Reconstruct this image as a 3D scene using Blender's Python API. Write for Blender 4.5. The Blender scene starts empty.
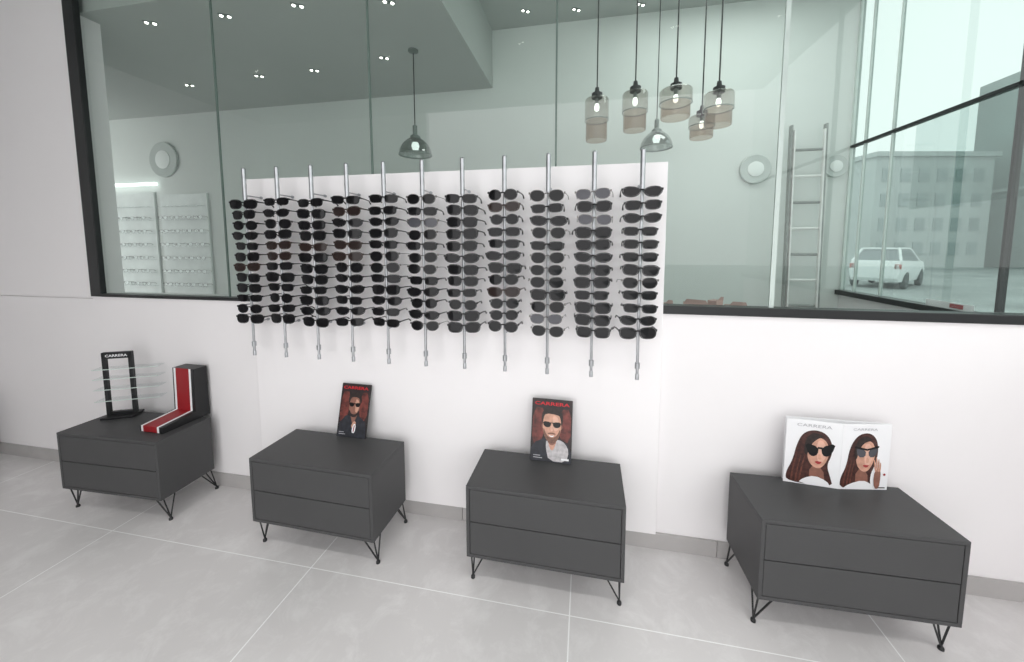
import bpy, bmesh, math, random
from mathutils import Vector, Matrix
random.seed(4)
S=bpy.context.scene
COL=S.collection
try:
    S.view_settings.view_transform='Standard'
except Exception: pass

# ---------------------------------------------------------------- materials
def lin(c):
    return tuple(((v/255)/12.92 if v/255<=.04045 else (((v/255)+.055)/1.055)**2.4) for v in c)
def mat(name,rgb,rough=.5,metal=0.,var=.04,scale=8.,bump=0.,emit=0.,spec=.5):
    m=bpy.data.materials.new(name); m.use_nodes=True
    nt=m.node_tree; b=nt.nodes["Principled BSDF"]
    c=lin(rgb)
    tc=nt.nodes.new("ShaderNodeTexCoord"); n=nt.nodes.new("ShaderNodeTexNoise")
    n.inputs["Scale"].default_value=scale; n.inputs["Detail"].default_value=4
    nt.links.new(tc.outputs["Object"],n.inputs["Vector"])
    r=nt.nodes.new("ShaderNodeValToRGB")
    r.color_ramp.elements[0].position=.3; r.color_ramp.elements[1].position=.7
    r.color_ramp.elements[0].color=tuple(max(0,v*(1-var)) for v in c)+(1,)
    r.color_ramp.elements[1].color=tuple(min(1,v*(1+var)) for v in c)+(1,)
    nt.links.new(n.outputs["Fac"],r.inputs["Fac"]); nt.links.new(r.outputs["Color"],b.inputs["Base Color"])
    b.inputs["Roughness"].default_value=rough; b.inputs["Metallic"].default_value=metal
    b.inputs["Specular IOR Level"].default_value=spec
    if bump:
        bp=nt.nodes.new("ShaderNodeBump"); bp.inputs["Strength"].default_value=bump; bp.inputs["Distance"].default_value=.002
        n2=nt.nodes.new("ShaderNodeTexNoise"); n2.inputs["Scale"].default_value=220
        nt.links.new(tc.outputs["Object"],n2.inputs["Vector"])
        nt.links.new(n2.outputs["Fac"],bp.inputs["Height"]); nt.links.new(bp.outputs["Normal"],b.inputs["Normal"])
    if emit:
        b.inputs["Emission Color"].default_value=c+(1,); b.inputs["Emission Strength"].default_value=emit
    return m
def glassmat(name,tint,gl=.9,rough=.02,base=.045,edge=.6,power=4.):
    m=bpy.data.materials.new(name); m.use_nodes=True
    nt=m.node_tree; nt.nodes.clear()
    o=nt.nodes.new("ShaderNodeOutputMaterial"); mx=nt.nodes.new("ShaderNodeMixShader")
    t=nt.nodes.new("ShaderNodeBsdfTransparent"); g=nt.nodes.new("ShaderNodeBsdfGlossy")
    geo=nt.nodes.new("ShaderNodeNewGeometry"); dp=nt.nodes.new("ShaderNodeVectorMath"); dp.operation='DOT_PRODUCT'
    nt.links.new(geo.outputs["Normal"],dp.inputs[0]); nt.links.new(geo.outputs["Incoming"],dp.inputs[1])
    def mth(op,a,b):
        n=nt.nodes.new("ShaderNodeMath"); n.operation=op
        for i,q in enumerate((a,b)):
            if q is None: continue
            if isinstance(q,(int,float)): n.inputs[i].default_value=q
            else: nt.links.new(q,n.inputs[i])
        return n.outputs[0]
    ab=mth('ABSOLUTE',dp.outputs["Value"],None); inv=mth('SUBTRACT',1.,ab); pw=mth('POWER',inv,power); ml=mth('MULTIPLY',pw,edge); ad=mth('ADD',ml,base)
    t.inputs["Color"].default_value=tint+(1,)
    g.inputs["Roughness"].default_value=rough; g.inputs["Color"].default_value=(gl,gl,gl,1)
    nt.links.new(ad,mx.inputs[0]); nt.links.new(t.outputs[0],mx.inputs[1]); nt.links.new(g.outputs[0],mx.inputs[2])
    nt.links.new(mx.outputs[0],o.inputs[0]); return m

M={}
M['wall']=mat("white_wall_paint",(238,235,236),.75,var=.012,scale=2,bump=.1)
M['board']=mat("white_display_board",(244,241,242),.6,var=.01,scale=2)
M['rearwall']=mat("mint_wall_paint",(216,221,218),.8,var=.02,scale=1.5)
M['ceil']=mat("grey_green_ceiling_paint",(186,191,188),.85,var=.02,scale=1.5)
M['base']=mat("greige_skirting_tile",(176,173,172),.5,var=.06,scale=5)
M['black']=mat("black_powder_coat",(22,23,25),.4,var=.1)
M['frameblack']=mat("black_window_aluminium",(20,22,24),.35,var=.1)
M['cab']=mat("graphite_matt_lacquer",(71,71,72),.5,var=.03,scale=4,bump=.08,spec=.35)
M['steel']=mat("brushed_steel",(172,174,177),.3,1.,var=.08,scale=40)
M['alu']=mat("ladder_aluminium",(138,143,140),.4,.3,var=.15,scale=20)
M['alubright']=mat("ladder_bright_aluminium",(230,230,228),.4,.2,var=.06,scale=20)
M['lensblack']=mat("glossy_black_lens",(12,12,15),.1,var=.2,spec=.3)
M['lensbrown']=mat("glossy_brown_lens",(40,30,28),.1,var=.2,spec=.3)
M['lensgrey']=mat("smoky_grey_lens",(76,76,82),.1,var=.2,spec=.4)
M['frblack']=mat("black_acetate",(14,14,16),.3,var=.2,spec=.35)
M['frtort']=mat("tortoise_acetate",(52,36,28),.3,var=.5,scale=60,spec=.35)
M['frmetal']=mat("thin_metal_frame",(110,108,106),.25,1.,var=.05)
M['frpale']=mat("grey_spectacle_frame",(120,126,124),.4,var=.1)
M['white']=mat("white_card",(238,238,240),.5,var=.01)
M['red']=mat("signal_red",(150,24,32),.4,var=.06)
M['textred']=mat("red_print",(200,30,42),.5,var=.03)
M['skin']=mat("printed_skin",(200,152,131),.5,var=.22,scale=45)
M['skinlight']=mat("printed_skin_light",(216,172,152),.5,var=.12,scale=45)
M['skindark']=mat("printed_skin_shade",(138,94,80),.5,var=.2,scale=45)
M['hair']=mat("printed_dark_hair",(40,29,27),.5,var=.5,scale=80)
M['beard']=mat("printed_stubble",(118,84,70),.5,var=.35,scale=160)
M['hairbrown']=mat("printed_brown_hair",(66,36,31),.5,var=.6,scale=70)
M['hairlight']=mat("printed_hair_strands",(98,56,46),.5,var=.5,scale=90)
M['lips']=mat("printed_red_lips",(160,44,48),.5,var=.05)
M['printdark']=mat("printed_dark_backdrop",(38,26,27),.45,var=.7,scale=26)
M['printbrown']=mat("printed_warm_backdrop",(104,48,42),.45,var=.8,scale=34)
M['jacket']=mat("printed_dark_jacket",(38,40,48),.5,var=.5,scale=40)
M['shirt']=mat("printed_pale_shirt",(186,182,184),.5,var=.25,scale=60)
M['greytext']=mat("grey_print",(176,176,180),.5,var=.02)
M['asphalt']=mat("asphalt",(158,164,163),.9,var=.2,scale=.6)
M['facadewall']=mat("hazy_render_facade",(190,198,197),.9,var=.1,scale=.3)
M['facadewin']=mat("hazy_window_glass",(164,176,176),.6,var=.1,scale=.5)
M['facadedark']=mat("added_teal_grey_block",(140,154,152),.8,var=.12,scale=.3)
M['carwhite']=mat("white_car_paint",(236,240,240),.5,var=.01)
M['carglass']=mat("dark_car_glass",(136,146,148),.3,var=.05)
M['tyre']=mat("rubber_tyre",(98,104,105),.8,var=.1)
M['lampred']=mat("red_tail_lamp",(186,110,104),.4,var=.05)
M['lampglow']=mat("lamp_glow",(255,252,244),.5,emit=7.)
M['barglow']=mat("bulb_and_streak_glow",(246,252,250),.5,emit=2.)  # glow of the pendant bulbs and of the imitated reflection streak
M['panelglow']=mat("lit_display_back",(216,222,220),.5,var=.06,emit=.06)
M['card']=mat("pinkish_brown_cardboard",(182,150,142),.8,var=.12)
M['disc']=mat("grey_disc_paint",(196,203,200),.8,var=.03)
M['discpale']=mat("pale_disc_paint",(238,242,240),.8,var=.02)
M['dome']=mat("grey_enamel_shade",(122,132,128),.4,.2,var=.04)
M['cord']=mat("dark_lamp_cord",(34,38,36),.6,var=.05)
M['glass']=glassmat("green_tinted_float_glass",(.86,.908,.886),.85,base=.06)
M['glass2']=glassmat("facade_glass",(.44,.52,.50),.75,base=.08)
M['darkpane']=glassmat("added_dark_pane_glass",(.74,.80,.79),.75,base=.05)
M['glassclear']=glassmat("clear_facade_glass",(.9,.94,.92),.75,base=.05)
M['joint']=mat("glass_joint_edge",(96,112,106),.3,var=.05)
M['jointpale']=mat("pale_glass_edge",(196,208,203),.3,var=.05)
M['acrylic']=glassmat("clear_acrylic",(.93,.95,.95),.9,base=.1)
M['smoke']=glassmat("smoked_lamp_glass",(.78,.76,.73),.8,base=.05,edge=.7,power=3.)
M['amber']=glassmat("amber_lamp_glass",(.66,.57,.50),.8,base=.05,edge=.7,power=3.)
M['domeglass']=glassmat("grey_translucent_shade",(.50,.54,.52),.9,base=.12,edge=.7,power=2.)

def floor_mat():
    m=mat("large_format_grey_tile",(216,213,213),.30,var=.035,scale=2.2,spec=.5)
    nt=m.node_tree; b=nt.nodes["Principled BSDF"]; ramp=[n for n in nt.nodes if n.type=='VALTORGB'][0]
    tc=[n for n in nt.nodes if n.type=='TEX_COORD'][0]
    vo=nt.nodes.new("ShaderNodeTexNoise"); vo.inputs["Scale"].default_value=7; vo.inputs["Detail"].default_value=14; vo.inputs["Roughness"].default_value=.72; vo.inputs["Distortion"].default_value=.5
    nt.links.new(tc.outputs["Object"],vo.inputs["Vector"])
    vr=nt.nodes.new("ShaderNodeMapRange"); vr.inputs[1].default_value=.48; vr.inputs[2].default_value=.66; vr.inputs[3].default_value=0; vr.inputs[4].default_value=.6
    nt.links.new(vo.outputs["Fac"],vr.inputs[0])
    mv=nt.nodes.new("ShaderNodeMix"); mv.data_type='RGBA'
    nt.links.new(vr.outputs[0],mv.inputs[0]); nt.links.new(ramp.outputs["Color"],mv.inputs[6]); mv.inputs[7].default_value=lin((234,232,232))+(1,)
    sp=nt.nodes.new("ShaderNodeSeparateXYZ"); nt.links.new(tc.outputs["Object"],sp.inputs[0])
    def line(sock,off,per,w):
        a=nt.nodes.new("ShaderNodeMath");a.operation='ADD';nt.links.new(sock,a.inputs[0]);a.inputs[1].default_value=-off+per*50+per/2
        b_=nt.nodes.new("ShaderNodeMath");b_.operation='MODULO';nt.links.new(a.outputs[0],b_.inputs[0]);b_.inputs[1].default_value=per
        c=nt.nodes.new("ShaderNodeMath");c.operation='SUBTRACT';nt.links.new(b_.outputs[0],c.inputs[0]);c.inputs[1].default_value=per/2
        d=nt.nodes.new("ShaderNodeMath");d.operation='ABSOLUTE';nt.links.new(c.outputs[0],d.inputs[0])
        e=nt.nodes.new("ShaderNodeMath");e.operation='LESS_THAN';nt.links.new(d.outputs[0],e.inputs[0]);e.inputs[1].default_value=w
        return e.outputs[0]
    l1=line(sp.outputs[0],-.04,1.12,.0024); l2=line(sp.outputs[1],-.40,.67,.0019)
    mxm=nt.nodes.new("ShaderNodeMath");mxm.operation='MAXIMUM';nt.links.new(l1,mxm.inputs[0]);nt.links.new(l2,mxm.inputs[1])
    mg=nt.nodes.new("ShaderNodeMix"); mg.data_type='RGBA'
    nt.links.new(mxm.outputs[0],mg.inputs[0]); nt.links.new(mv.outputs[2],mg.inputs[6]); mg.inputs[7].default_value=lin((250,250,250))+(1,)
    nt.links.new(mg.outputs[2],b.inputs["Base Color"])
    return m
M['floor']=floor_mat()

# ---------------------------------------------------------------- mesh builder
class MB:
    def __init__(s): s.v=[];s.f=[];s.m=[];s.mats=[]
    def mi(s,k):
        if k not in s.mats: s.mats.append(k)
        return s.mats.index(k)
    def add(s,vs,fs,k):
        o=len(s.v); s.v+= [tuple(v) for v in vs]; i=s.mi(k)
        for f in fs: s.f.append(tuple(o+a for a in f)); s.m.append(i)
    def box(s,x0,x1,y0,y1,z0,z1,k,b=0):
        bm=bmesh.new(); bmesh.ops.create_cube(bm,size=1)
        for v in bm.verts: v.co=Vector(((x0+x1)/2+v.co.x*(x1-x0),(y0+y1)/2+v.co.y*(y1-y0),(z0+z1)/2+v.co.z*(z1-z0)))
        if b: bmesh.ops.bevel(bm,geom=bm.edges[:],offset=b,segments=2,affect='EDGES',profile=.5)
        bm.verts.index_update()
        s.add([v.co for v in bm.verts],[[v.index for v in f.verts] for f in bm.faces],k); bm.free()
    def tube(s,pts,r,k,n=8,cap=True):
        pts=[Vector(p) for p in pts]; rr=r if isinstance(r,(list,tuple)) else [r]*len(pts)
        rings=[];up=None
        for i,p in enumerate(pts):
            t=(pts[min(i+1,len(pts)-1)]-pts[max(i-1,0)]).normalized()
            if up is None:
                up=Vector((0,0,1)) if abs(t.z)<.9 else Vector((1,0,0))
            a=t.cross(up).normalized(); b=a.cross(t).normalized(); up=b
            rings.append([p+(a*math.cos(2*math.pi*j/n)+b*math.sin(2*math.pi*j/n))*rr[i] for j in range(n)])
        vs=[q for R in rings for q in R]; fs=[]
        for i in range(len(pts)-1):
            for j in range(n):
                fs.append((i*n+j,i*n+(j+1)%n,(i+1)*n+(j+1)%n,(i+1)*n+j))
        if cap: fs.append(tuple(range(n))[::-1]); fs.append(tuple((len(pts)-1)*n+j for j in range(n)))
        s.add(vs,fs,k)
    def lathe(s,prof,c,k,n=24,axis='z'):
        vs=[];fs=[]
        for (r,z) in prof:
            for j in range(n):
                a=2*math.pi*j/n
                if axis=='z': vs.append((c[0]+r*math.cos(a),c[1]+r*math.sin(a),c[2]+z))
                elif axis=='y': vs.append((c[0]+r*math.cos(a),c[1]+z,c[2]+r*math.sin(a)))
                else: vs.append((c[0]+z,c[1]+r*math.cos(a),c[2]+r*math.sin(a)))
        for i in range(len(prof)-1):
            for j in range(n): fs.append((i*n+j,i*n+(j+1)%n,(i+1)*n+(j+1)%n,(i+1)*n+j))
        s.add(vs,fs,k)
    def obj(s,name,parent=None,loc=(0,0,0),rot=(0,0,0),smooth=False,label=None,cat=None,kind=None,group=None):
        me=bpy.data.meshes.new(name); me.from_pydata(s.v,[],s.f)
        for k in s.mats: me.materials.append(M[k])
        me.polygons.foreach_set("material_index",s.m)
        bm=bmesh.new(); bm.from_mesh(me); bmesh.ops.recalc_face_normals(bm,faces=bm.faces[:]); bm.to_mesh(me); bm.free()
        if smooth:
            me.polygons.foreach_set("use_smooth",[True]*len(me.polygons))
            try: me.set_sharp_from_angle(angle=math.radians(35))
            except Exception: pass
        o=bpy.data.objects.new(name,me); COL.objects.link(o); o.location=loc; o.rotation_euler=rot
        if parent: o.parent=parent
        tag(o,label,cat,kind,group); return o
def tag(o,label=None,cat=None,kind=None,group=None):
    if label:o["label"]=label
    if cat:o["category"]=cat
    if kind:o["kind"]=kind
    if group:o["group"]=group
def empty(name,loc,rot=(0,0,0),label=None,cat=None,group=None):
    o=bpy.data.objects.new(name,None); o.empty_display_size=.05; COL.objects.link(o); o.location=loc; o.rotation_euler=rot
    tag(o,label,cat,None,group); return o
def copy_tree(o,loc,rot=None,label=None):
    n=o.copy(); COL.objects.link(n); n.location=loc
    if rot is not None:n.rotation_euler=rot
    if label:n["label"]=label
    for ch in list(o.children):
        c=ch.copy(); COL.objects.link(c); c.parent=n
    return n
def ell(cx,cz,rx,rz,n=24,a0=0,a1=2*math.pi):
    full=abs(a1-a0-2*math.pi)<1e-6
    return [(cx+rx*math.cos(a0+(a1-a0)*i/(n if full else n-1)),cz+rz*math.sin(a0+(a1-a0)*i/(n if full else n-1))) for i in range(n)]
def sm(poly,it=2):
    for _ in range(it):
        q=[];n=len(poly)
        for i in range(n):
            a=poly[i];b=poly[(i+1)%n]
            q.append((a[0]*.75+b[0]*.25,a[1]*.75+b[1]*.25)); q.append((a[0]*.25+b[0]*.75,a[1]*.25+b[1]*.75))
        poly=q
    return poly
def text_into(mb,body,width,cx,cz,y,k,bold=.0,height=None):
    cu=bpy.data.curves.new("lettering",'FONT'); cu.body=body; cu.size=1; cu.extrude=.0; cu.offset=bold; cu.resolution_u=3
    o=bpy.data.objects.new("lettering_tmp",cu); COL.objects.link(o)
    dg=bpy.context.evaluated_depsgraph_get(); me=bpy.data.meshes.new_from_object(o.evaluated_get(dg))
    xs=[v.co.x for v in me.vertices]; ys=[v.co.y for v in me.vertices]
    sx=width/(max(xs)-min(xs)); sz=sx if not height else height/(max(ys)-min(ys))
    mx=(max(xs)+min(xs))/2; my=(max(ys)+min(ys))/2
    mb.add([(cx+(v.co.x-mx)*sx,y,cz+(v.co.y-my)*sz) for v in me.vertices],[tuple(p.vertices) for p in me.polygons],k)
    bpy.data.objects.remove(o); bpy.data.curves.remove(cu); bpy.data.meshes.remove(me)

# ---------------------------------------------------------------- room shell
def sbox(name,x0,x1,y0,y1,z0,z1,k,b=0):
    mb=MB(); mb.box(x0,x1,y0,y1,z0,z1,k,b); return mb.obj(name,kind="structure")
sbox("floor",-7.2,1.95,-3.2,1.7,-.1,0,'floor')
mb=MB(); mb.box(-4.8,1.9,0,.16,0,1.084,'wall'); mb.box(-4.8,-2.95,.012,.16,1.084,1.09,'wall'); mb.box(-4.8,-2.95,.002,.16,1.09,3.23,'wall'); mb.box(-2.95,1.9,.0,.16,1.084,1.105,'wall')
mb.obj("wall_back",kind="structure")
sbox("wall_left",-4.9,-4.8,-3.2,.16,0,3.23,'wall')
sbox("front_light_block",-4.8,-2.2,-3.3,-3.2,0,3.23,'wall')  # unseen wall added behind the camera to keep light off the left side
sbox("wall_rear",-7.2,1.93,1.5,1.6,0,3.4,'rearwall')
sbox("wall_side",-7.3,-7.2,.0,1.6,0,3.4,'rearwall')
sbox("wall_right",1.9,2.0,-3.2,1.5,-.1,1.035,'wall')
mb=MB(); mb.box(-4.9,2.0,-3.2,.05,3.23,3.33,'ceil'); mb.box(-.81,2.0,.05,1.5,3.23,3.33,'ceil'); mb.box(-7.2,-.81,.05,1.5,2.76,3.33,'ceil')
mb.obj("ceiling",kind="structure")
mb=MB()
for a in [x*.6-4.8 for x in range(12)]:
    mb.box(a+.001,min(a+.599,1.9),-.012,0,0,.075,'base',.001)
mb.obj("baseboard_back",kind="structure")
# main glazing
mb=MB()
mb.box(-2.95,-2.868,-.01,.02,1.1,3.23,'frameblack',.003)
mb.box(-2.868,-.8,-.012,.04,1.1,1.118,'frameblack',.002)
mb.box(-.8,1.9,-.014,.05,1.105,1.142,'frameblack',.003)
win=mb.obj("window_1",kind="structure")
js=[-2.868,-1.96,-1.055,-.14,.77,1.68,1.9]
for a,b in zip(js[:-1],js[1:]):
    mb=MB(); mb.add([(a+.003,.012,1.115),(b-.003,.012,1.115),(b-.003,.012,3.23),(a+.003,.012,3.23)],[(0,1,2,3)],'glass')
    mb.obj("glass_pane",parent=win)
for a in js[1:-1]:
    w_=.009 if abs(a-.77)<.01 else (.0025 if a>1 else .004)
    mb=MB(); mb.box(a-w_,a+w_,.008,.016,1.115,3.23,'jointpale' if a>.5 else 'joint'); mb.obj("glass_joint",parent=win)
# street facade glazing
mb=MB()
mb.box(1.87,1.95,-3.2,1.5,1.035,1.07,'frameblack',.003)
mb.box(1.90,1.93,-3.2,1.5,2.118,2.138,'frameblack',.003)
for y in (.41,-.65,-1.7): mb.box(1.90,1.93,y-.007,y+.007,1.07,3.23,'frameblack',.002)
mb.box(1.90,1.93,1.485,1.5,1.07,3.23,'jointpale',.001)
for y in (1.36,1.12): mb.box(1.905,1.925,y,y+.008,1.07,3.23,'jointpale',.001)
w2=mb.obj("window_2",kind="structure")
for y0,y1,k in ((.0,1.5,'glass2'),(-3.2,.0,'glassclear')):
    mb=MB(); mb.add([(1.915,y0,1.07),(1.915,y1,1.07),(1.915,y1,3.23),(1.915,y0,3.23)],[(0,1,2,3)],k)
    mb.obj("glass_pane",parent=w2)
mb=MB(); mb.add([(1.909,0,1.62),(1.909,.95,1.62),(1.909,.95,2.118),(1.909,0,2.118)],[(0,1,2,3)],'darkpane'); mb.obj("added_dark_pane",parent=w2)  # extra tinted pane, added only to darken the view below the bar

mb=MB(); mb.box(-1.775,.335,-.022,-.002,.078,1.755,'board',.002)
mb.obj("display_board",label="large white backing board behind rows of sunglasses",cat="display board")

# ---------------------------------------------------------------- cabinets
def make_cabinet(loc,rot,label):
    W,Dp,Zt,Zb=.623,.277,.4387,.1325
    root=empty("cabinet",loc,(0,0,rot),label,"cabinet","grey drawer cabinets along the wall")
    t=.014
    mb=MB()
    mb.box(-W/2,W/2,-Dp,0,Zt-t,Zt,'cab',.0015); mb.box(-W/2,W/2,-Dp,0,Zb,Zb+t,'cab',.0015)
    mb.box(-W/2,-W/2+t,-Dp,0,Zb+t,Zt-t,'cab',.001); mb.box(W/2-t,W/2,-Dp,0,Zb+t,Zt-t,'cab',.001)
    mb.box(-W/2+t,W/2-t,-.012,0,Zb+t,Zt-t,'cab')
    mb.obj("body",root)
    zm=(Zb+Zt)/2
    for z0,z1 in ((Zb+t+.0015,zm-.0018),(zm+.0018,Zt-t-.002)):
        mb=MB(); mb.box(-W/2+t+.0015,W/2-t-.0015,-Dp+.001,-Dp+.02,z0,z1,'cab',.0015)
        mb.box(-W/2+t+.01,W/2-t-.01,-Dp+.02,-.02,z0+.01,z1-.03,'cab')
        mb.obj("drawer",root)
    for sx in (-1,1):
        for yf,yt,sy in ((-Dp+.045,-Dp+.02,1),(.015,-.012,-1)):
            x=sx*(W/2-.014)
            mb=MB()
            tops=[(x,yt),(x-sx*.055,yt),(x,yt+sy*.055)]
            for tx,ty in tops: mb.tube([(tx,ty,Zb),(x+sx*.002,yf,.012)],.0033,'black',6)
            mb.tube([(tops[1][0],tops[1][1],Zb-.003),(x,yt,Zb-.003),(tops[2][0],tops[2][1],Zb-.003)],.0033,'black',6)
            mb.lathe([(0,.0),(.009,.0),(.009,.008),(.005,.014),(0,.014)],(x+sx*.002,yf,0),'black',12)
            mb.obj("leg",root,smooth=True)
    return root
make_cabinet((-2.384,-.062,0),.03,"graphite two-drawer cabinet holding a black stand and striped display")
make_cabinet((-1.18,-.085,0),-.018,"graphite two-drawer cabinet on hairpin legs with one dark poster")
make_cabinet((-.148,-.082,0),-.007,"graphite two-drawer cabinet carrying a poster of a bearded man")
make_cabinet((.93,-.051,0),.026,"graphite two-drawer cabinet carrying a white folded card")

# ---------------------------------------------------------------- rods
RX=[-1.6792+.1899*i for i in range(11)]
root=empty("display_rod",(RX[0],-.12,0),(0,0,0),"slim silver rod holding a column of sunglasses","display rod","silver rods on the display board")
mb=MB(); mb.tube([(0,0,.85),(0,0,1.66)],.006,'steel',10); mb.obj("pole",root,smooth=True)
mb=MB(); mb.tube([(0,0,1.63),(0,0,1.785)],.0100,'steel',12); mb.lathe([(0,1.791),(.007,1.789),(.0103,1.784),(.0100,1.78)],(0,0,0),'steel',12); mb.obj("sleeve",root,smooth=True)
for z in (1.655,1.01):
    mb=MB()
    mb.tube([(0,0,z),(0,.0985,z)],.003,'steel',8); mb.lathe([(0,.09),(.007,.09),(.007,.0982),(0,.0982)],(0,0,z),'steel',12,'y')
    mb.obj("bracket",root,smooth=True)
mb=MB(); mb.lathe([(0,.838),(.008,.840),(.008,.862),(.0055,.866)],(0,0,0),'steel',12); mb.obj("end_cap",root,smooth=True)
mb=MB(); mb.lathe([(0,.886),(.0105,.888),(.0105,.912),(0,.914)],(0,0,0),'steel',12); mb.obj("collar",root,smooth=True)
for i in range(1,11): copy_tree(root,(RX[i],-.12,0))

# ---------------------------------------------------------------- sunglasses
def outline(a,b,n,tap,cat,N=22):
    pts=[]
    for i in range(N):
        t=2*math.pi*i/N; c,s=math.cos(t),math.sin(t)
        x=a*math.copysign(abs(c)**(2/n),c); z=b*math.copysign(abs(s)**(2/n),s)
        x*=1-tap*max(0,-z/b); z+=cat*b*(x/a)*max(0,z/b)
        pts.append((x,z))
    return pts
def make_glasses(style,loc,splay=0):
    a,b,n,tap,cat,rim,fm,lm,label=style
    root=empty("sunglasses",loc,(0,0,0),label,"sunglasses","sunglasses hanging on the display rods")
    base=outline(a,b,n,tap,cat); N=len(base); gap=.0085+a
    def curve(x): return .9*x*x
    mb=MB()
    for sx in (-1,1):
        inn=[(sx*(gap+p[0]),p[1]) for p in base]
        out=[]
        for p in base:
            L=math.hypot(*p); out.append((sx*(gap+p[0]*(1+rim/L)),p[1]*(1+rim/L)))
        vs=[]
        for ring,y in ((inn,-.002),(out,-.002),(out,.002),(inn,.002)):
            vs+=[(x,y+curve(x),z) for x,z in ring]
        fs=[]
        for q in range(4):
            for j in range(N):
                fs.append((q*N+j,q*N+(j+1)%N,((q+1)%4)*N+(j+1)%N,((q+1)%4)*N+j))
        mb.add(vs,fs,fm)
        xe=sx*(gap+a); mb.box(min(xe,xe+sx*.006),max(xe,xe+sx*.006),.001,.01,b*.3,b*.3+.009,fm)
    mb.tube([(-.0105,0,b*.3),(-.004,-.001,b*.45),(.004,-.001,b*.45),(.0105,0,b*.3)],.0022 if rim<.002 else .0032,fm,8)
    mb.obj("frame_front",root,smooth=True)
    for sx in (-1,1):
        mb=MB(); vs=[(sx*gap,-.0015+curve(gap),0)]
        for k in (.5,.98): vs+=[(sx*(gap+p[0]*k),-.0008-.0012*(1-k)+curve(gap+p[0]*k),p[1]*k) for p in base]
        fs=[(0,1+j,1+(j+1)%N) for j in range(N)]+[(1+j,1+N+j,1+N+(j+1)%N,1+(j+1)%N) for j in range(N)]
        mb.add(vs,fs,lm); mb.obj("lens",root,smooth=True)
    for sx in (-1,1):
        mb=MB(); xe=sx*(gap+a+.004); z=b*.3+.0045
        th=.0014 if rim<.002 else .0028
        mb.tube([(xe,.006,z),(xe+sx*(.001+splay*.3),.05,z),(xe+sx*(.001+splay*.75),.088,z-.002),(xe+sx*(splay),.108,z-.014)],[th*1.2,th,th*.9,th*1.3],fm,6)
        mb.obj("temple",root,smooth=True)
    return root
styles=[
 (.0310,.0210,3.2,.12,.08,.0035,'frblack','lensblack',"black square sunglasses with thick acetate rims and dark lenses"),
 (.0295,.0175,3.6,.10,.05,.0025,'frblack','lensblack',"black rectangular sunglasses with dark lenses"),
 (.0310,.0230,2.4,.16,.05,.0014,'frmetal','lensblack',"thin metal aviator sunglasses with dark lenses"),
 (.0310,.0195,2.8,.14,.12,.0032,'frtort','lensbrown',"tortoise sunglasses with brown lenses"),
 (.0275,.0220,2.1,.04,.0,.0020,'frblack','lensblack',"black round sunglasses with dark lenses"),
 (.0310,.0210,2.6,.14,.06,.0014,'frmetal','lensgrey',"thin metal sunglasses with pale smoky lenses"),
 (.0330,.0180,2.5,.20,.2,.0036,'frblack','lensblack',"black cat-eye sunglasses with upswept corners"),
]
splays=[.006,-.006,.010,-.004,.0,.004,-.002]
protos=[None]*len(styles)
ROWS=[1.615-.0525*k for k in range(12)]
pick=[0,1,1,3,4,6,2,0,6]
for i,x in enumerate(RX):
    fav=[0,1,0,3,1,2,0,4,2,0,1][i]
    off=random.uniform(-.007,.007)
    for k,z in enumerate(ROWS):
        s=fav if random.random()<.35 else random.choice(pick)
        if i in(5,6,8,9) and random.random()<.18: s=5
        loc=(x+random.uniform(-.005,.005),-.1345,z+off+random.uniform(-.0015,.0015)); rot=(random.uniform(-.03,.0),random.uniform(-.035,.035),random.uniform(-.10,.10))
        if protos[s] is None: protos[s]=make_glasses(styles[s],loc,splays[s]); protos[s].rotation_euler=rot
        else:
            o=copy_tree(protos[s],loc,rot); sc=random.uniform(.94,1.02); o.scale=(sc,sc,sc)

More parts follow.
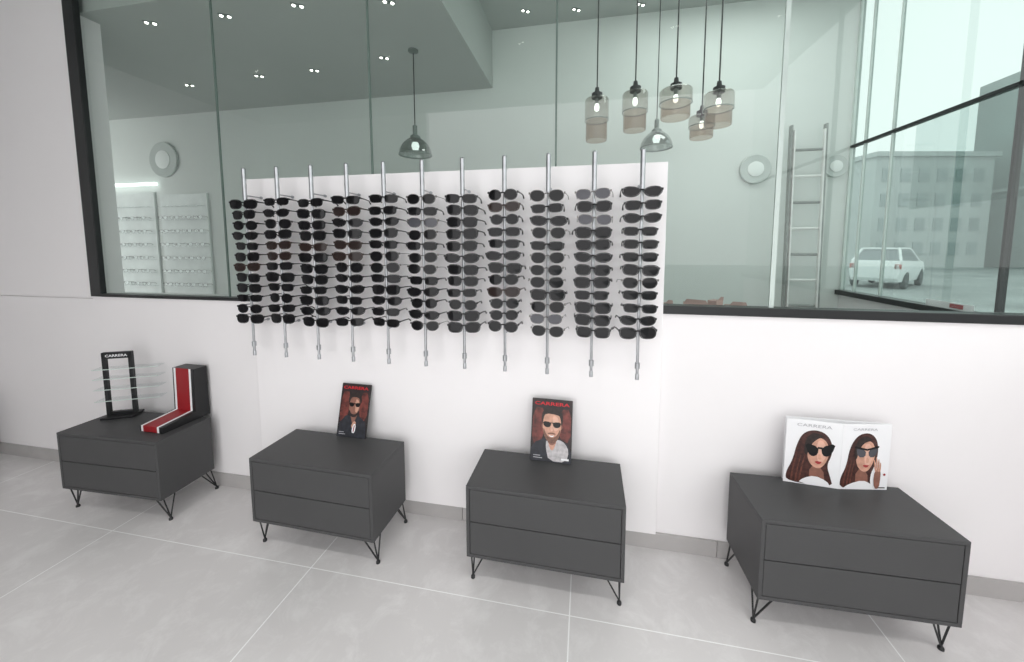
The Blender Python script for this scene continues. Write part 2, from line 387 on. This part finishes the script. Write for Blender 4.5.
# ---------------------------------------------------------------- posters
def poster(w,h,loc,rot,label,man):
    root=empty("poster",loc,rot,label,"poster")
    mb=MB(); mb.box(-w/2,w/2,0,.007,0,h,'black',.0006); mb.obj("backing_panel",root)
    mb=MB(); y=[-.0004]
    def L(poly,k,s=0):
        if s: poly=sm(poly,s)
        mb.add([(p[0]*w,y[0],p[1]*h) for p in poly],[tuple(range(len(poly)))],k); y[0]-=.0001
    L([(-.49,.005),(.49,.005),(.49,.995),(-.49,.995)],'printdark')
    L([(-.47,.22),(-.2,.3),(-.15,.84),(-.47,.86)],'printbrown',1); L([(.16,.4),(.47,.3),(.47,.86),(.2,.84)],'printbrown',1)
    if man==1:
        L([(-.49,.005),(-.49,.2),(-.38,.3),(-.15,.37),(.2,.37),(.4,.3),(.49,.18),(.49,.005)],'jacket')
        L([(-.12,.36),(-.12,.2),(-.04,.02),(.38,.02),(.44,.2),(.34,.32),(.17,.37)],'shirt',1)
        L([(-.09,.36),(-.02,.2),(.06,.18),(.15,.36)],'skin',1)
        L([(-.1,.32),(.02,.25),(.14,.32),(.14,.5),(-.12,.5)],'skindark',1)
        L(sm([(-.24,.58),(-.26,.72),(-.2,.83),(-.04,.875),(.14,.87),(.27,.79),(.28,.64),(.24,.56)],2),'hair')
        L(ell(-.215,.56,.03,.035),'skindark'); L(ell(.235,.56,.03,.035),'skindark')
        L(sm([(-.22,.62),(-.2,.45),(-.1,.33),(.01,.29),(.13,.33),(.22,.45),(.24,.62),(.18,.77),(.01,.8),(-.17,.77)],2),'skin')
        L(sm([(-.2,.55),(-.19,.42),(-.09,.32),(.01,.285),(.12,.32),(.21,.42),(.22,.55),(.16,.45),(.09,.395),(.01,.385),(-.07,.395),(-.14,.45)],2),'beard')
        L([(-.09,.455),(.01,.47),(.11,.455),(.1,.435),(.01,.445),(-.08,.435)],'beard',1)
        L(sm([(.02,.74),(.16,.72),(.19,.56),(.13,.48),(.03,.52)],2),'skinlight')
        L([(-.06,.425),(.01,.412),(.08,.43),(.05,.4),(.01,.395),(-.03,.4)],'white',1)
        L([(-.22,.72),(-.12,.765),(.05,.76),(.2,.74),(.25,.68),(.25,.8),(.1,.86),(-.2,.83)],'hair',1)
        L([(-.215,.64),(-.01,.63),(-.02,.565),(-.09,.54),(-.19,.56)],'frblack',1); L([(.235,.64),(.03,.63),(.04,.565),(.11,.54),(.21,.56)],'frblack',1); L([(-.04,.625),(.06,.625),(.06,.612),(-.04,.612)],'frblack')
        L([(-.01,.6),(.03,.6),(.05,.5),(.01,.485),(-.03,.5)],'skinlight',1)
        L([(.26,.05),(.44,.05),(.44,.08),(.26,.08)],'white')
    else:
        L([(-.49,.005),(-.46,.25),(-.25,.4),(.22,.4),(.44,.3),(.48,.1),(.48,.005)],'jacket')
        L([(-.1,.42),(.02,.22),(.14,.42)],'skindark')
        L(sm([(-.2,.6),(-.22,.74),(-.1,.84),(.1,.85),(.24,.76),(.24,.6)],2),'hair')
        L(sm([(-.18,.62),(-.16,.47),(-.06,.38),(.08,.38),(.18,.47),(.21,.62),(.14,.76),(-.12,.76)],2),'skindark')
        L(sm([(.02,.72),(.15,.7),(.18,.55),(.1,.45),(.03,.5)],2),'skin')
        L(sm([(-.16,.53),(-.14,.44),(-.06,.375),(.08,.375),(.17,.45),(.18,.53),(.1,.43),(-.08,.43)],2),'hair')
        L([(-.19,.72),(.0,.76),(.22,.72),(.2,.81),(.0,.85),(-.18,.81)],'hair',1)
        L([(-.19,.65),(0,.64),(-.02,.57),(-.15,.57)],'frblack',1); L([(.22,.65),(.03,.64),(.05,.57),(.18,.57)],'frblack',1); L([(-.04,.635),(.06,.635),(.06,.62),(-.04,.62)],'frblack')
        L([(-.05,.2),(.06,.32),(.14,.28),(.08,.16)],'skin',1)
        L([(.0,.09),(.12,.09),(.14,.25),(.04,.26)],'white',1); L([(.05,.11),(.08,.11),(.1,.23),(.07,.23)],'red')
    L([(-.42,.05),(-.2,.05),(-.2,.062),(-.42,.062)],'greytext'); L([(-.42,.085),(-.25,.085),(-.25,.097),(-.42,.097)],'greytext')
    mb.obj("printed_portrait",root)
    mb=MB(); text_into(mb,"CARRERA",w*.86,0,h*.925,y[0]-.0003,'textred',.02,h*.055); mb.obj("lettering",root)
    return root
ZT=.4387+.0006
poster(.165,.262,(-1.152,-.108,ZT),(-.26,0,-.02),"dark poster with red lettering and person in sunglasses wearing black",0)
poster(.185,.27,(-.142,-.132,ZT),(-.27,0,-.03),"dark poster with red lettering and smiling bearded person in glasses",1)

# folded card
root=empty("folded_card",(1.0,-.1,ZT),(0,0,0),"white folded card showing two long-haired people in sunglasses","display card")
def card_panel(w,h,loc,rot,which):
    mb=MB(); mb.box(0,w,0,.004,0,h,'white',.0005)
    o=mb.obj("card_panel",root,loc,rot)
    mb=MB(); y=[-.0005]
    def L(poly,k,s=0):
        if s: poly=sm(poly,s)
        mb.add([(p[0]*w,y[0],p[1]*h) for p in poly],[tuple(range(len(poly)))],k); y[0]-=.0001
    if which==0:
        L([(.06,.01),(.03,.14),(.15,.36),(.20,.6),(.30,.8),(.5,.87),(.72,.83),(.84,.68),(.84,.5),(.76,.34),(.84,.16),(.9,.01)],'hairbrown',2)
        for a in (.12,.2,.27): L([(a,.03),(a+.02,.2),(a+.08,.45),(a+.1,.45),(a+.05,.2),(a+.04,.03)],'hairlight',1)
        L([(.46,.01),(.46,.32),(.7,.3),(.76,.01)],'skindark',1); L([(.26,.01),(.36,.1),(.56,.16),(.78,.1),(.86,.01)],'white',1)
        L(sm([(.4,.55),(.42,.38),(.54,.28),(.66,.28),(.76,.4),(.8,.56),(.72,.74),(.5,.76)],2),'skin')
        L(sm([(.56,.72),(.7,.7),(.76,.5),(.66,.34),(.58,.4)],2),'skinlight')
        L([(.34,.5),(.36,.74),(.52,.83),(.7,.78),(.56,.73),(.45,.62),(.4,.45)],'hair',2)
        L([(.34,.66),(.6,.61),(.59,.49),(.5,.45),(.42,.49)],'frblack',1); L([(.64,.61),(.9,.7),(.84,.53),(.76,.47),(.67,.49)],'frblack',1); L([(.58,.61),(.67,.61),(.67,.58),(.58,.58)],'frblack')
        L([(.53,.375),(.59,.395),(.62,.385),(.68,.39),(.62,.335)],'lips',1); L([(.6,.5),(.64,.5),(.67,.425),(.6,.415)],'skin',1)
        text_into(mb,"CARRERA",w*.62,w*.5,h*.925,y[0],'greytext',.0,h*.045)
    else:
        L([(.02,.01),(.0,.16),(.12,.36),(.16,.64),(.3,.83),(.52,.88),(.7,.8),(.76,.6),(.72,.4),(.62,.22),(.66,.01)],'hairbrown',2)
        for a in (.06,.13,.19): L([(a,.03),(a+.02,.2),(a+.08,.45),(a+.1,.45),(a+.05,.2),(a+.04,.03)],'hairlight',1)
        L([(.32,.01),(.32,.32),(.56,.3),(.6,.01)],'skindark',1); L([(.06,.01),(.2,.09),(.48,.15),(.66,.09),(.72,.01)],'white',1)
        L(sm([(.3,.55),(.32,.38),(.44,.28),(.56,.28),(.66,.4),(.7,.56),(.64,.74),(.42,.76)],2),'skin')
        L(sm([(.46,.72),(.6,.7),(.66,.5),(.56,.34),(.48,.4)],2),'skinlight')
        L([(.26,.5),(.28,.74),(.46,.84),(.66,.76),(.46,.73),(.36,.62),(.32,.45)],'hair',2)
        L([(.29,.65),(.5,.61),(.49,.5),(.34,.5)],'lensgrey',1); L([(.54,.61),(.74,.66),(.7,.51),(.57,.5)],'lensgrey',1)
        L([(.27,.67),(.52,.63),(.76,.68),(.76,.65),(.52,.6),(.27,.64)],'frblack')
        L([(.44,.375),(.5,.39),(.53,.38),(.59,.385),(.53,.335)],'lips',1); L([(.51,.5),(.55,.5),(.58,.425),(.51,.415)],'skin',1)
        L([(.72,.02),(.69,.22),(.74,.34),(.82,.33),(.84,.22),(.82,.02)],'skindark',1)
        for q,(fx,fz) in enumerate(((.68,.46),(.72,.5),(.77,.47),(.81,.42))): L([(.71+.03*q,.28),(fx-.012,fz),(fx+.016,fz+.01),(.74+.03*q,.29)],'skin',1)
        text_into(mb,"CARRERA",w*.5,w*.45,h*.925,y[0],'greytext',.0,h*.035)
        L([(.8,.03),(.94,.03),(.94,.045),(.8,.045)],'hair')
        L(ell(.91,.24,.025,.018),'red')
    mb.obj("printed_portrait",o)
card_panel(.19,.268,(-.19,.016,0),(0,0,-.085),0)
card_panel(.185,.268,(0,0,0),(0,0,.16),1)
mb=MB(); mb.box(-.185,.18,.034,.038,0,.268,'white',.0005); mb.obj("back_panel",root)

# ---------------------------------------------------------------- black stand with acrylic trays
root=empty("eyewear_stand",(-2.585,-.13,ZT),(0,0,.45),"black upright arch stand with clear trays and white lettering","display stand")
mb=MB(); mb.box(-.075,.075,-.05,.045,0,.012,'black',.003); mb.obj("base",root)
mb=MB()
for s in(-1,1): mb.box(s*.06-.009,s*.06+.009,-.01,.01,.012,.37,'black',.002)
mb.box(-.069,.069,-.01,.01,.335,.372,'black',.003); mb.box(-.05,.05,-.01,.01,.012,.03,'black')
mb.obj("arch_frame",root)
mb=MB(); text_into(mb,"CARRERA",.1,0,.353,-.0107,'white',.02,.014); mb.obj("lettering",root)
for z in (.1,.165,.225,.28):
    mb=MB(); mb.box(-.1,.2,-.035,.03,z,z+.003,'acrylic'); mb.box(-.1,.2,-.036,-.0345,z,z+.004,'jointpale'); mb.obj("tray",root)
# striped L display
root=empty("striped_display",(-2.195,-.016,ZT),(0,0,-.02),"red, white and black striped display bent like a letter L","display stand")
def Lstrip(mb,x0,x1,k):
    ins=[(-.2408,.002),(-.2408,.0326),(-.0758,.0480),(-.0708,.285)]
    vs=[];fs=[]
    for yy,zz in ins: vs+=[(x0,yy,zz),(x1,yy,zz)]
    for i in range(len(ins)-1): fs.append((2*i,2*i+1,2*i+3,2*i+2))
    mb.add(vs,fs,k)
mb=MB()
prof=[(-.24,0),(-.24,.032),(-.075,.047),(-.07,.285),(.0,.285),(.0,0)]
n=len(prof); vs=[(-.075,y,z) for y,z in prof]+[(.075,y,z) for y,z in prof]
mb.add(vs,[tuple(range(n)),tuple(range(n,2*n))[::-1]]+[(i,i+n,(i+1)%n+n,(i+1)%n) for i in range(n)],'black')
mb.obj("body",root)
mb=MB(); 
for x0,x1,k in ((-.066,-.052,'white'),(-.052,.04,'red'),(.04,.054,'white')): Lstrip(mb,x0,x1,k)
mb.obj("stripe_inlay",root)

root=empty("storage_box",(-4.03,-.1,0),(0,0,0),"low black storage box with lid by the wall","storage box")
mb=MB(); mb.box(-.15,.15,-.12,.07,.02,.4,'black',.006); mb.obj("body",root)
mb=MB(); mb.box(-.155,.155,-.125,.075,.402,.43,'black',.006); mb.obj("lid",root)
for sx in(-1,1):
    for y in(-.1,.05):
        mb=MB(); mb.lathe([(0,0),(.012,0),(.012,.02),(0,.02)],(sx*.13,y,0),'black',10); mb.obj("foot",root)

# ---------------------------------------------------------------- things behind the glass
def dome(loc,zc,z0,label):
    root=empty("pendant_lamp",(loc[0],loc[1],zc),(0,0,0),label,"pendant lamp")
    mb=MB(); mb.lathe([(0,0),(.035,0),(.035,-.012),(.02,-.02),(0,-.022)],(0,0,0),'dome',20); mb.obj("ceiling_canopy",root,smooth=True)
    d=z0-zc
    mb=MB(); mb.tube([(0,0,-.02),(0,0,d+.16)],.0035,'cord',6); mb.obj("cord",root)
    mb=MB(); mb.tube([(0,0,d+.2),(0,0,d+.11)],.016,'dome',12); mb.lathe([(.016,.14),(.034,.128),(.038,.112),(.03,.108)],(0,0,d),'dome',16); mb.obj("lamp_socket",root,smooth=True)
    mb=MB(); mb.lathe([(.012,.125),(.03,.118),(.06,.1),(.09,.07),(.108,.035),(.114,.0)],(0,0,d),'domeglass',28); mb.lathe([(.110,.004),(.116,.004),(.116,-.004),(.110,-.004),(.110,.004)],(0,0,d),'dome',28); mb.obj("lamp_shade",root,smooth=True)
    mb=MB(); mb.lathe([(0,.09),(.02,.085),(.028,.06),(.02,.035),(0,.025)],(0,0,d),'barglow',14); mb.obj("bulb",root,smooth=True)
dome((-1.2,.8),2.76,2.05,"grey dome pendant lamp hanging alone on a cord")
dome((.50,1.25),3.23,2.13,"grey dome pendant lamp beside the glass jar lamps")
def jar(x,y,z0,z1,w,label):
    root=empty("jar_lamp",(x,y,3.23),(0,0,0),label,"pendant lamp","glass jar pendant lamps behind the window")
    a=z0-3.23;b=z1-3.23;h=b-a;r=w/2
    mb=MB(); mb.lathe([(0,0),(.03,0),(.03,-.015),(0,-.018)],(0,0,0),'black',16); mb.obj("ceiling_canopy",root)
    mb=MB(); mb.tube([(0,0,-.015),(0,0,b)],.0045,'cord',6); mb.obj("cord",root)
    mb=MB(); mb.lathe([(0,b+.03),(.012,b+.03),(.016,b),(.034,b-.005),(.034,b-.035),(0,b-.035)],(0,0,0),'black',16); mb.obj("cap",root,smooth=True)
    m=a+h*.42
    mb=MB(); mb.lathe([(.032,b-.035),(r*.94,b-.042),(r,b-.05),(r,m+.006),(r*.99,m)],(0,0,0),'smoke',28); mb.lathe([(r*.985,m-.003),(r*1.01,m-.003),(r*1.01,m+.003),(r*.985,m+.003)],(0,0,0),'dome',28); mb.obj("upper_glass",root,smooth=True)
    mb=MB(); mb.lathe([(r*.9,m),(r*.9,a+.010),(r*.88,a),(r*.8,a)],(0,0,0),'amber',28); mb.obj("lower_glass",root,smooth=True)
    mb=MB(); mb.tube([(0,0,b-.03),(0,0,b-.07)],.012,'dome',10); mb.lathe([(.0,b-.12),(.014,b-.11),(.016,b-.09),(.011,b-.07)],(0,0,0),'barglow',12); mb.obj("bulb",root,smooth=True)
jar(.055,.8,2.08,2.38,.15,"tall glass jar pendant lamp with black cap and smoky base")
jar(.29,.8,2.13,2.4,.155,"tall glass jar pendant lamp with black cap and smoky base")
jar(.53,.8,2.19,2.4,.19,"wide glass jar pendant lamp hanging beside another one")
jar(.775,.8,2.13,2.36,.17,"wide glass jar pendant lamp hanging beside another one")
jar(.745,1.02,2.12,2.30,.16,"extra glass jar shape standing in for a reflected duplicate lamp")  # extra jar built in place of a lamp's mirrored image

def downlight(x,y,z):
    root=empty("downlight",(x,y,z),(0,0,.5),"small twin ceiling spotlight with two bright bulbs","ceiling light","twin ceiling spotlights")
    mb=MB(); mb.box(-.034,.034,-.014,.014,-.006,0,'dome',.002); mb.obj("housing",root)
    for sx in(-1,1):
        mb=MB(); mb.lathe([(0,-.010),(.008,-.010),(.010,-.007),(.010,-.005)],(sx*.02,0,0),'lampglow',12); mb.obj("bulb",root)
    return root
d0=downlight(-2.62,.2,2.76)
for x,y,z in ((-2.11,.23,2.76),(-1.62,.23,2.76),(-2.58,.92,2.76),(-2.08,.92,2.76),(-1.1,.3,2.76),(-1.45,.85,2.76),(-.49,1.29,3.23),(-.46,1.0,3.23),(.38,1.38,3.23),(.9,1.3,3.23),(-3.3,.95,2.76),(-.1,1.35,3.23)):
    copy_tree(d0,(x,y,z))
ADDED_SPOTS=[(-3.4,-1.7),(-1.9,-1.7),(-.6,-1.7),(.7,-1.7),(1.5,-1.7)]  # unseen downlights added in front of the glass to brighten floor and board
for x,y in ADDED_SPOTS: copy_tree(d0,(x,y,3.23))

def wdisc(x,z,r,label):
    root=empty("wall_clock",(x,1.5,z),(0,0,0),label,"wall disc","round wall discs")
    mb=MB(); mb.lathe([(0,-.002),(r,-.004),(r,-.02),(r*.96,-.024),(r*.9,-.022),(0,-.022)],(0,0,0),'disc',32,'y'); mb.obj("rim",root,smooth=True)
    mb=MB(); mb.lathe([(r*.52,-.022),(r*.52,-.027),(r*.48,-.029),(0,-.029)],(0,0,0),'discpale',28,'y'); mb.obj("dial_center",root,smooth=True)
wdisc(-4.37,2.31,.18,"grey round disc with pale centre on the wall")
wdisc(1.27,1.99,.11,"small pale round disc on the wall beside the ladder")
wdisc(1.81,1.99,.08,"small pale round disc on the wall near the corner")

# ladder
root=empty("ladder",(1.575,1.34,0),(-.03,0,0),"tall aluminium ladder leaning against the mint wall","ladder")
for sx in(-1,1):
    mb=MB(); mb.box(sx*.112-.007,sx*.112+.007,-.018,.018,0.012,2.28,'alu',.002); mb.obj("rail",root)
    mb=MB(); mb.box(sx*.096-.005,sx*.096+.005,-.03,-.004,0.6,2.24,'alubright',.002); mb.obj("rail",root,label="bright inner aluminium rail")
    mb=MB(); mb.box(sx*.112-.012,sx*.112+.012,-.022,.022,0.0,.03,'black',.003); mb.obj("foot",root)
for k in range(11):
    mb=MB(); mb.tube([(-.112,-.005,.2+.19*k),(.112,-.005,.2+.19*k)],.0105,'alubright' if k%2 else 'alu',8); mb.obj("rung",root,smooth=True)

# lit eyewear wall unit
root=empty("wall_display",(-4.45,1.5,1.1),(0,0,0),"lit white wall unit with rows of small spectacles","display unit")
mb=MB(); mb.box(-.62,-.08,-.02,-.002,-.2,.88,'panelglow'); mb.obj("lit_panel",root)
mb=MB(); mb.box(.0,.6,-.02,-.002,-.2,.85,'panelglow'); mb.obj("lit_panel",root)
for r_ in range(7):
    for a,b in ((-.6,-.1),(.02,.58)):
        mb=MB(); mb.box(a,b,-.07,-.02,-.12+r_*.14,-.116+r_*.14,'acrylic'); mb.obj("shelf",root)
sp=make_glasses((.0305,.0205,2.6,.14,.06,.0022,'frpale','acrylic',"small grey spectacles resting on a lit wall shelf"),(-4.45-.5,1.425,1.1-.09))
sp.name="spectacles"; sp["category"]="spectacles"; sp["group"]="spectacles on the lit wall unit"; sp.scale=(.8,.5,.8)
for r_ in range(6):
    for c_ in range(7):
        if r_==0 and c_==0: continue
        copy_tree(sp,(-4.45+(-.5 if c_<3 else -.36)+c_*.15,1.425,1.1-.096+r_*.14))
# glowing bar added to imitate a streak of reflected light
root=empty("reflection_streak",(-5.05,1.5,2.06),(0,0,0),"slim glowing bar standing in for a reflected streak above the wall unit","reflection streak")
mb=MB(); mb.box(-.4,.6,-.06,-.03,-.014,.014,'barglow',.003); mb.obj("streak_bar",root)
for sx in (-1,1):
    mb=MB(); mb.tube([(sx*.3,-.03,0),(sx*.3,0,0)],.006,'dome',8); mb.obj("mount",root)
# boxes on ledge
for x,w,h,rz,l in ((.37,.05,.03,.5,"small pinkish cardboard box on the ledge"),(.50,.10,.036,-.2,"flat pinkish cardboard box on the ledge"),(.585,.05,.05,.7,"open brown cardboard box on the ledge"),(.67,.08,.03,.1,"small brown cardboard box by the glass")):
    root=empty("cardboard_box",(x,.11,1.105),(0,0,rz),l,"box","cardboard boxes on the ledge")
    mb=MB(); mb.box(-w/2,w/2,-.022,.022,0,h,'card',.002); mb.obj("body",root)
    mb=MB(); mb.add([(-w/2,-.022,h),(w/2,-.022,h),(w/2-.01,-.03,h+.016),(-w/2+.012,-.034,h+.02)],[(0,1,2,3)],'card'); mb.obj("flap",root)
# small sign on the facade sill
root=empty("sill_sign",(1.885,.62,1.07),(0,0,math.pi/2),"small white sign with a red block standing on the sill","sign")
mb=MB(); mb.box(-.13,.13,-.002,.002,0,.036,'white',.0005); mb.obj("panel",root)
mb=MB(); mb.box(-.08,-.01,.002,.0035,.008,.030,'red'); mb.obj("red_block",root)
mb=MB(); mb.box(-.13,-.12,-.008,.008,0,.006,'white'); mb.obj("foot",root)

# ---------------------------------------------------------------- outside
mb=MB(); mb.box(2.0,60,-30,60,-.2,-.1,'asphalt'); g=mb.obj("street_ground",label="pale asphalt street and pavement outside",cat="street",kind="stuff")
root=empty("building",(22,27.5,-.1),(0,0,.19),"hazy pale multi-storey building across the street","building")
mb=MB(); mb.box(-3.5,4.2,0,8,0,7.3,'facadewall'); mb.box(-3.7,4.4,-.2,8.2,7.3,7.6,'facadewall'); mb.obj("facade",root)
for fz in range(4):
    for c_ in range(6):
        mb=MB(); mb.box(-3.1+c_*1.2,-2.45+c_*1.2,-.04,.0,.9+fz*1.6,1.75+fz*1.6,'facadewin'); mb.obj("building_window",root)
root=empty("building",(28,24,-.1),(0,0,.0),"added teal-grey block darkening the view beside the pale building","building")  # block added to supply the dark reflected band at the right
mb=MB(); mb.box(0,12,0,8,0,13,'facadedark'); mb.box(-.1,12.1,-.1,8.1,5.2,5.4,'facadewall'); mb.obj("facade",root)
root=empty("car",(11.3,14.7,-.1),(0,0,-.8),"white hatchback parked on the street","car"); root.scale=(.82,.82,.95)
mb=MB()
sec=[(-2.1,.35,.75,.78),(-2.05,.3,.95,.85),(-1.2,.25,1.0,.88),(0,.25,1.0,.9),(1.4,.25,1.05,.9),(2.0,.28,1.05,.86),(2.1,.4,.9,.8)]
vs=[];fs=[]
for y,z0,z1,hw in sec:
    vs+=[(-hw*.9,-y,z0),(hw*.9,-y,z0),(hw,-y,(z0+z1)/2),(hw*.93,-y,z1),(-hw*.93,-y,z1),(-hw,-y,(z0+z1)/2)]
for i in range(len(sec)-1):
    for j in range(6): fs.append((i*6+j,i*6+(j+1)%6,(i+1)*6+(j+1)%6,(i+1)*6+j))
fs.append(tuple(range(6)));fs.append(tuple((len(sec)-1)*6+j for j in range(6)))
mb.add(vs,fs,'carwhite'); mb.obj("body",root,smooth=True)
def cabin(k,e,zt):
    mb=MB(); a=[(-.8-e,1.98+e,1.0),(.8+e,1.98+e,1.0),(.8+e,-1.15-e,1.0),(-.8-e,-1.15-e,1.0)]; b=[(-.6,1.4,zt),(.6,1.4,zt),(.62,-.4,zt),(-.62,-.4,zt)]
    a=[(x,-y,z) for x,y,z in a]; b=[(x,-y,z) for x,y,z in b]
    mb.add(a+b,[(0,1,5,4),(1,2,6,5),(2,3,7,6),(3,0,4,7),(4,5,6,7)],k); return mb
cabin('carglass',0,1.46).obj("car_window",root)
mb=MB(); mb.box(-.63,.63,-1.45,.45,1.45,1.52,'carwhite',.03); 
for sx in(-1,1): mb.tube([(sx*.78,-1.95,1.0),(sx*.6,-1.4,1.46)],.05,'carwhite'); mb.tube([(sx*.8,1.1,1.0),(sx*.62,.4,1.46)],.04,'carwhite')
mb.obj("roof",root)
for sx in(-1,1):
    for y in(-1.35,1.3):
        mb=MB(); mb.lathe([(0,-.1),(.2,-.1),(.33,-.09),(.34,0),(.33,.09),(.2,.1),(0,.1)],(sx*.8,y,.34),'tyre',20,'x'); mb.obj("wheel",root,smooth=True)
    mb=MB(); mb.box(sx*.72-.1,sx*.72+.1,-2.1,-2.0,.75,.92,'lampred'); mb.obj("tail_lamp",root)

# ---------------------------------------------------------------- lights
w=bpy.data.worlds.new("World"); S.world=w; w.use_nodes=True
bg=w.node_tree.nodes["Background"]; bg.inputs[0].default_value=(.99,.985,.99,1); bg.inputs[1].default_value=2.2
def area(name,loc,rot,sx,sy,e,col=(1,1,1)):
    l=bpy.data.lights.new(name,'AREA'); l.shape='RECTANGLE'; l.size=sx; l.size_y=sy; l.energy=e; l.color=col
    o=bpy.data.objects.new(name,l); COL.objects.link(o); o.location=loc; o.rotation_euler=rot; return o
area("rear_fill_light",(.9,.8,3.2),(0,0,0),1.2,.6,12,(.95,1,.975))  # fill light added for the back room, no fixture belongs to it
for x,y in ADDED_SPOTS:  # light of the added downlights, kept weaker at the left
    l=bpy.data.lights.new("added_spot",'SPOT'); l.energy=(14 if x<-3 else 36); l.spot_size=math.radians(118); l.spot_blend=1.; l.shadow_soft_size=.12; l.color=(1,.975,.95)
    o=bpy.data.objects.new("added_spot",l); COL.objects.link(o); o.location=(x,y,3.2)

# ---------------------------------------------------------------- camera
yaw,pit,rol,F,px,py=math.radians(10.868),math.radians(4.914),math.radians(-.051),367.44,515.14,278.02
cd=bpy.data.cameras.new("camera"); cam=bpy.data.objects.new("camera",cd); COL.objects.link(cam)
f=Vector((-math.sin(yaw)*math.cos(pit),math.cos(yaw)*math.cos(pit),-math.sin(pit))); r=Vector((math.cos(yaw),math.sin(yaw),0)); u=r.cross(f)
r2=r*math.cos(rol)+u*math.sin(rol); u2=-r*math.sin(rol)+u*math.cos(rol)
mw=Matrix((r2,u2,-f)).transposed().to_4x4(); mw.translation=Vector((0,-1.6984,1.4)); cam.matrix_world=mw
cd.sensor_fit='HORIZONTAL'; cd.sensor_width=36; cd.lens=F/1024*36
cd.shift_x=(512-px)/1024; cd.shift_y=-(331-py)/1024; cd.clip_start=.01; cd.clip_end=200
S.camera=cam
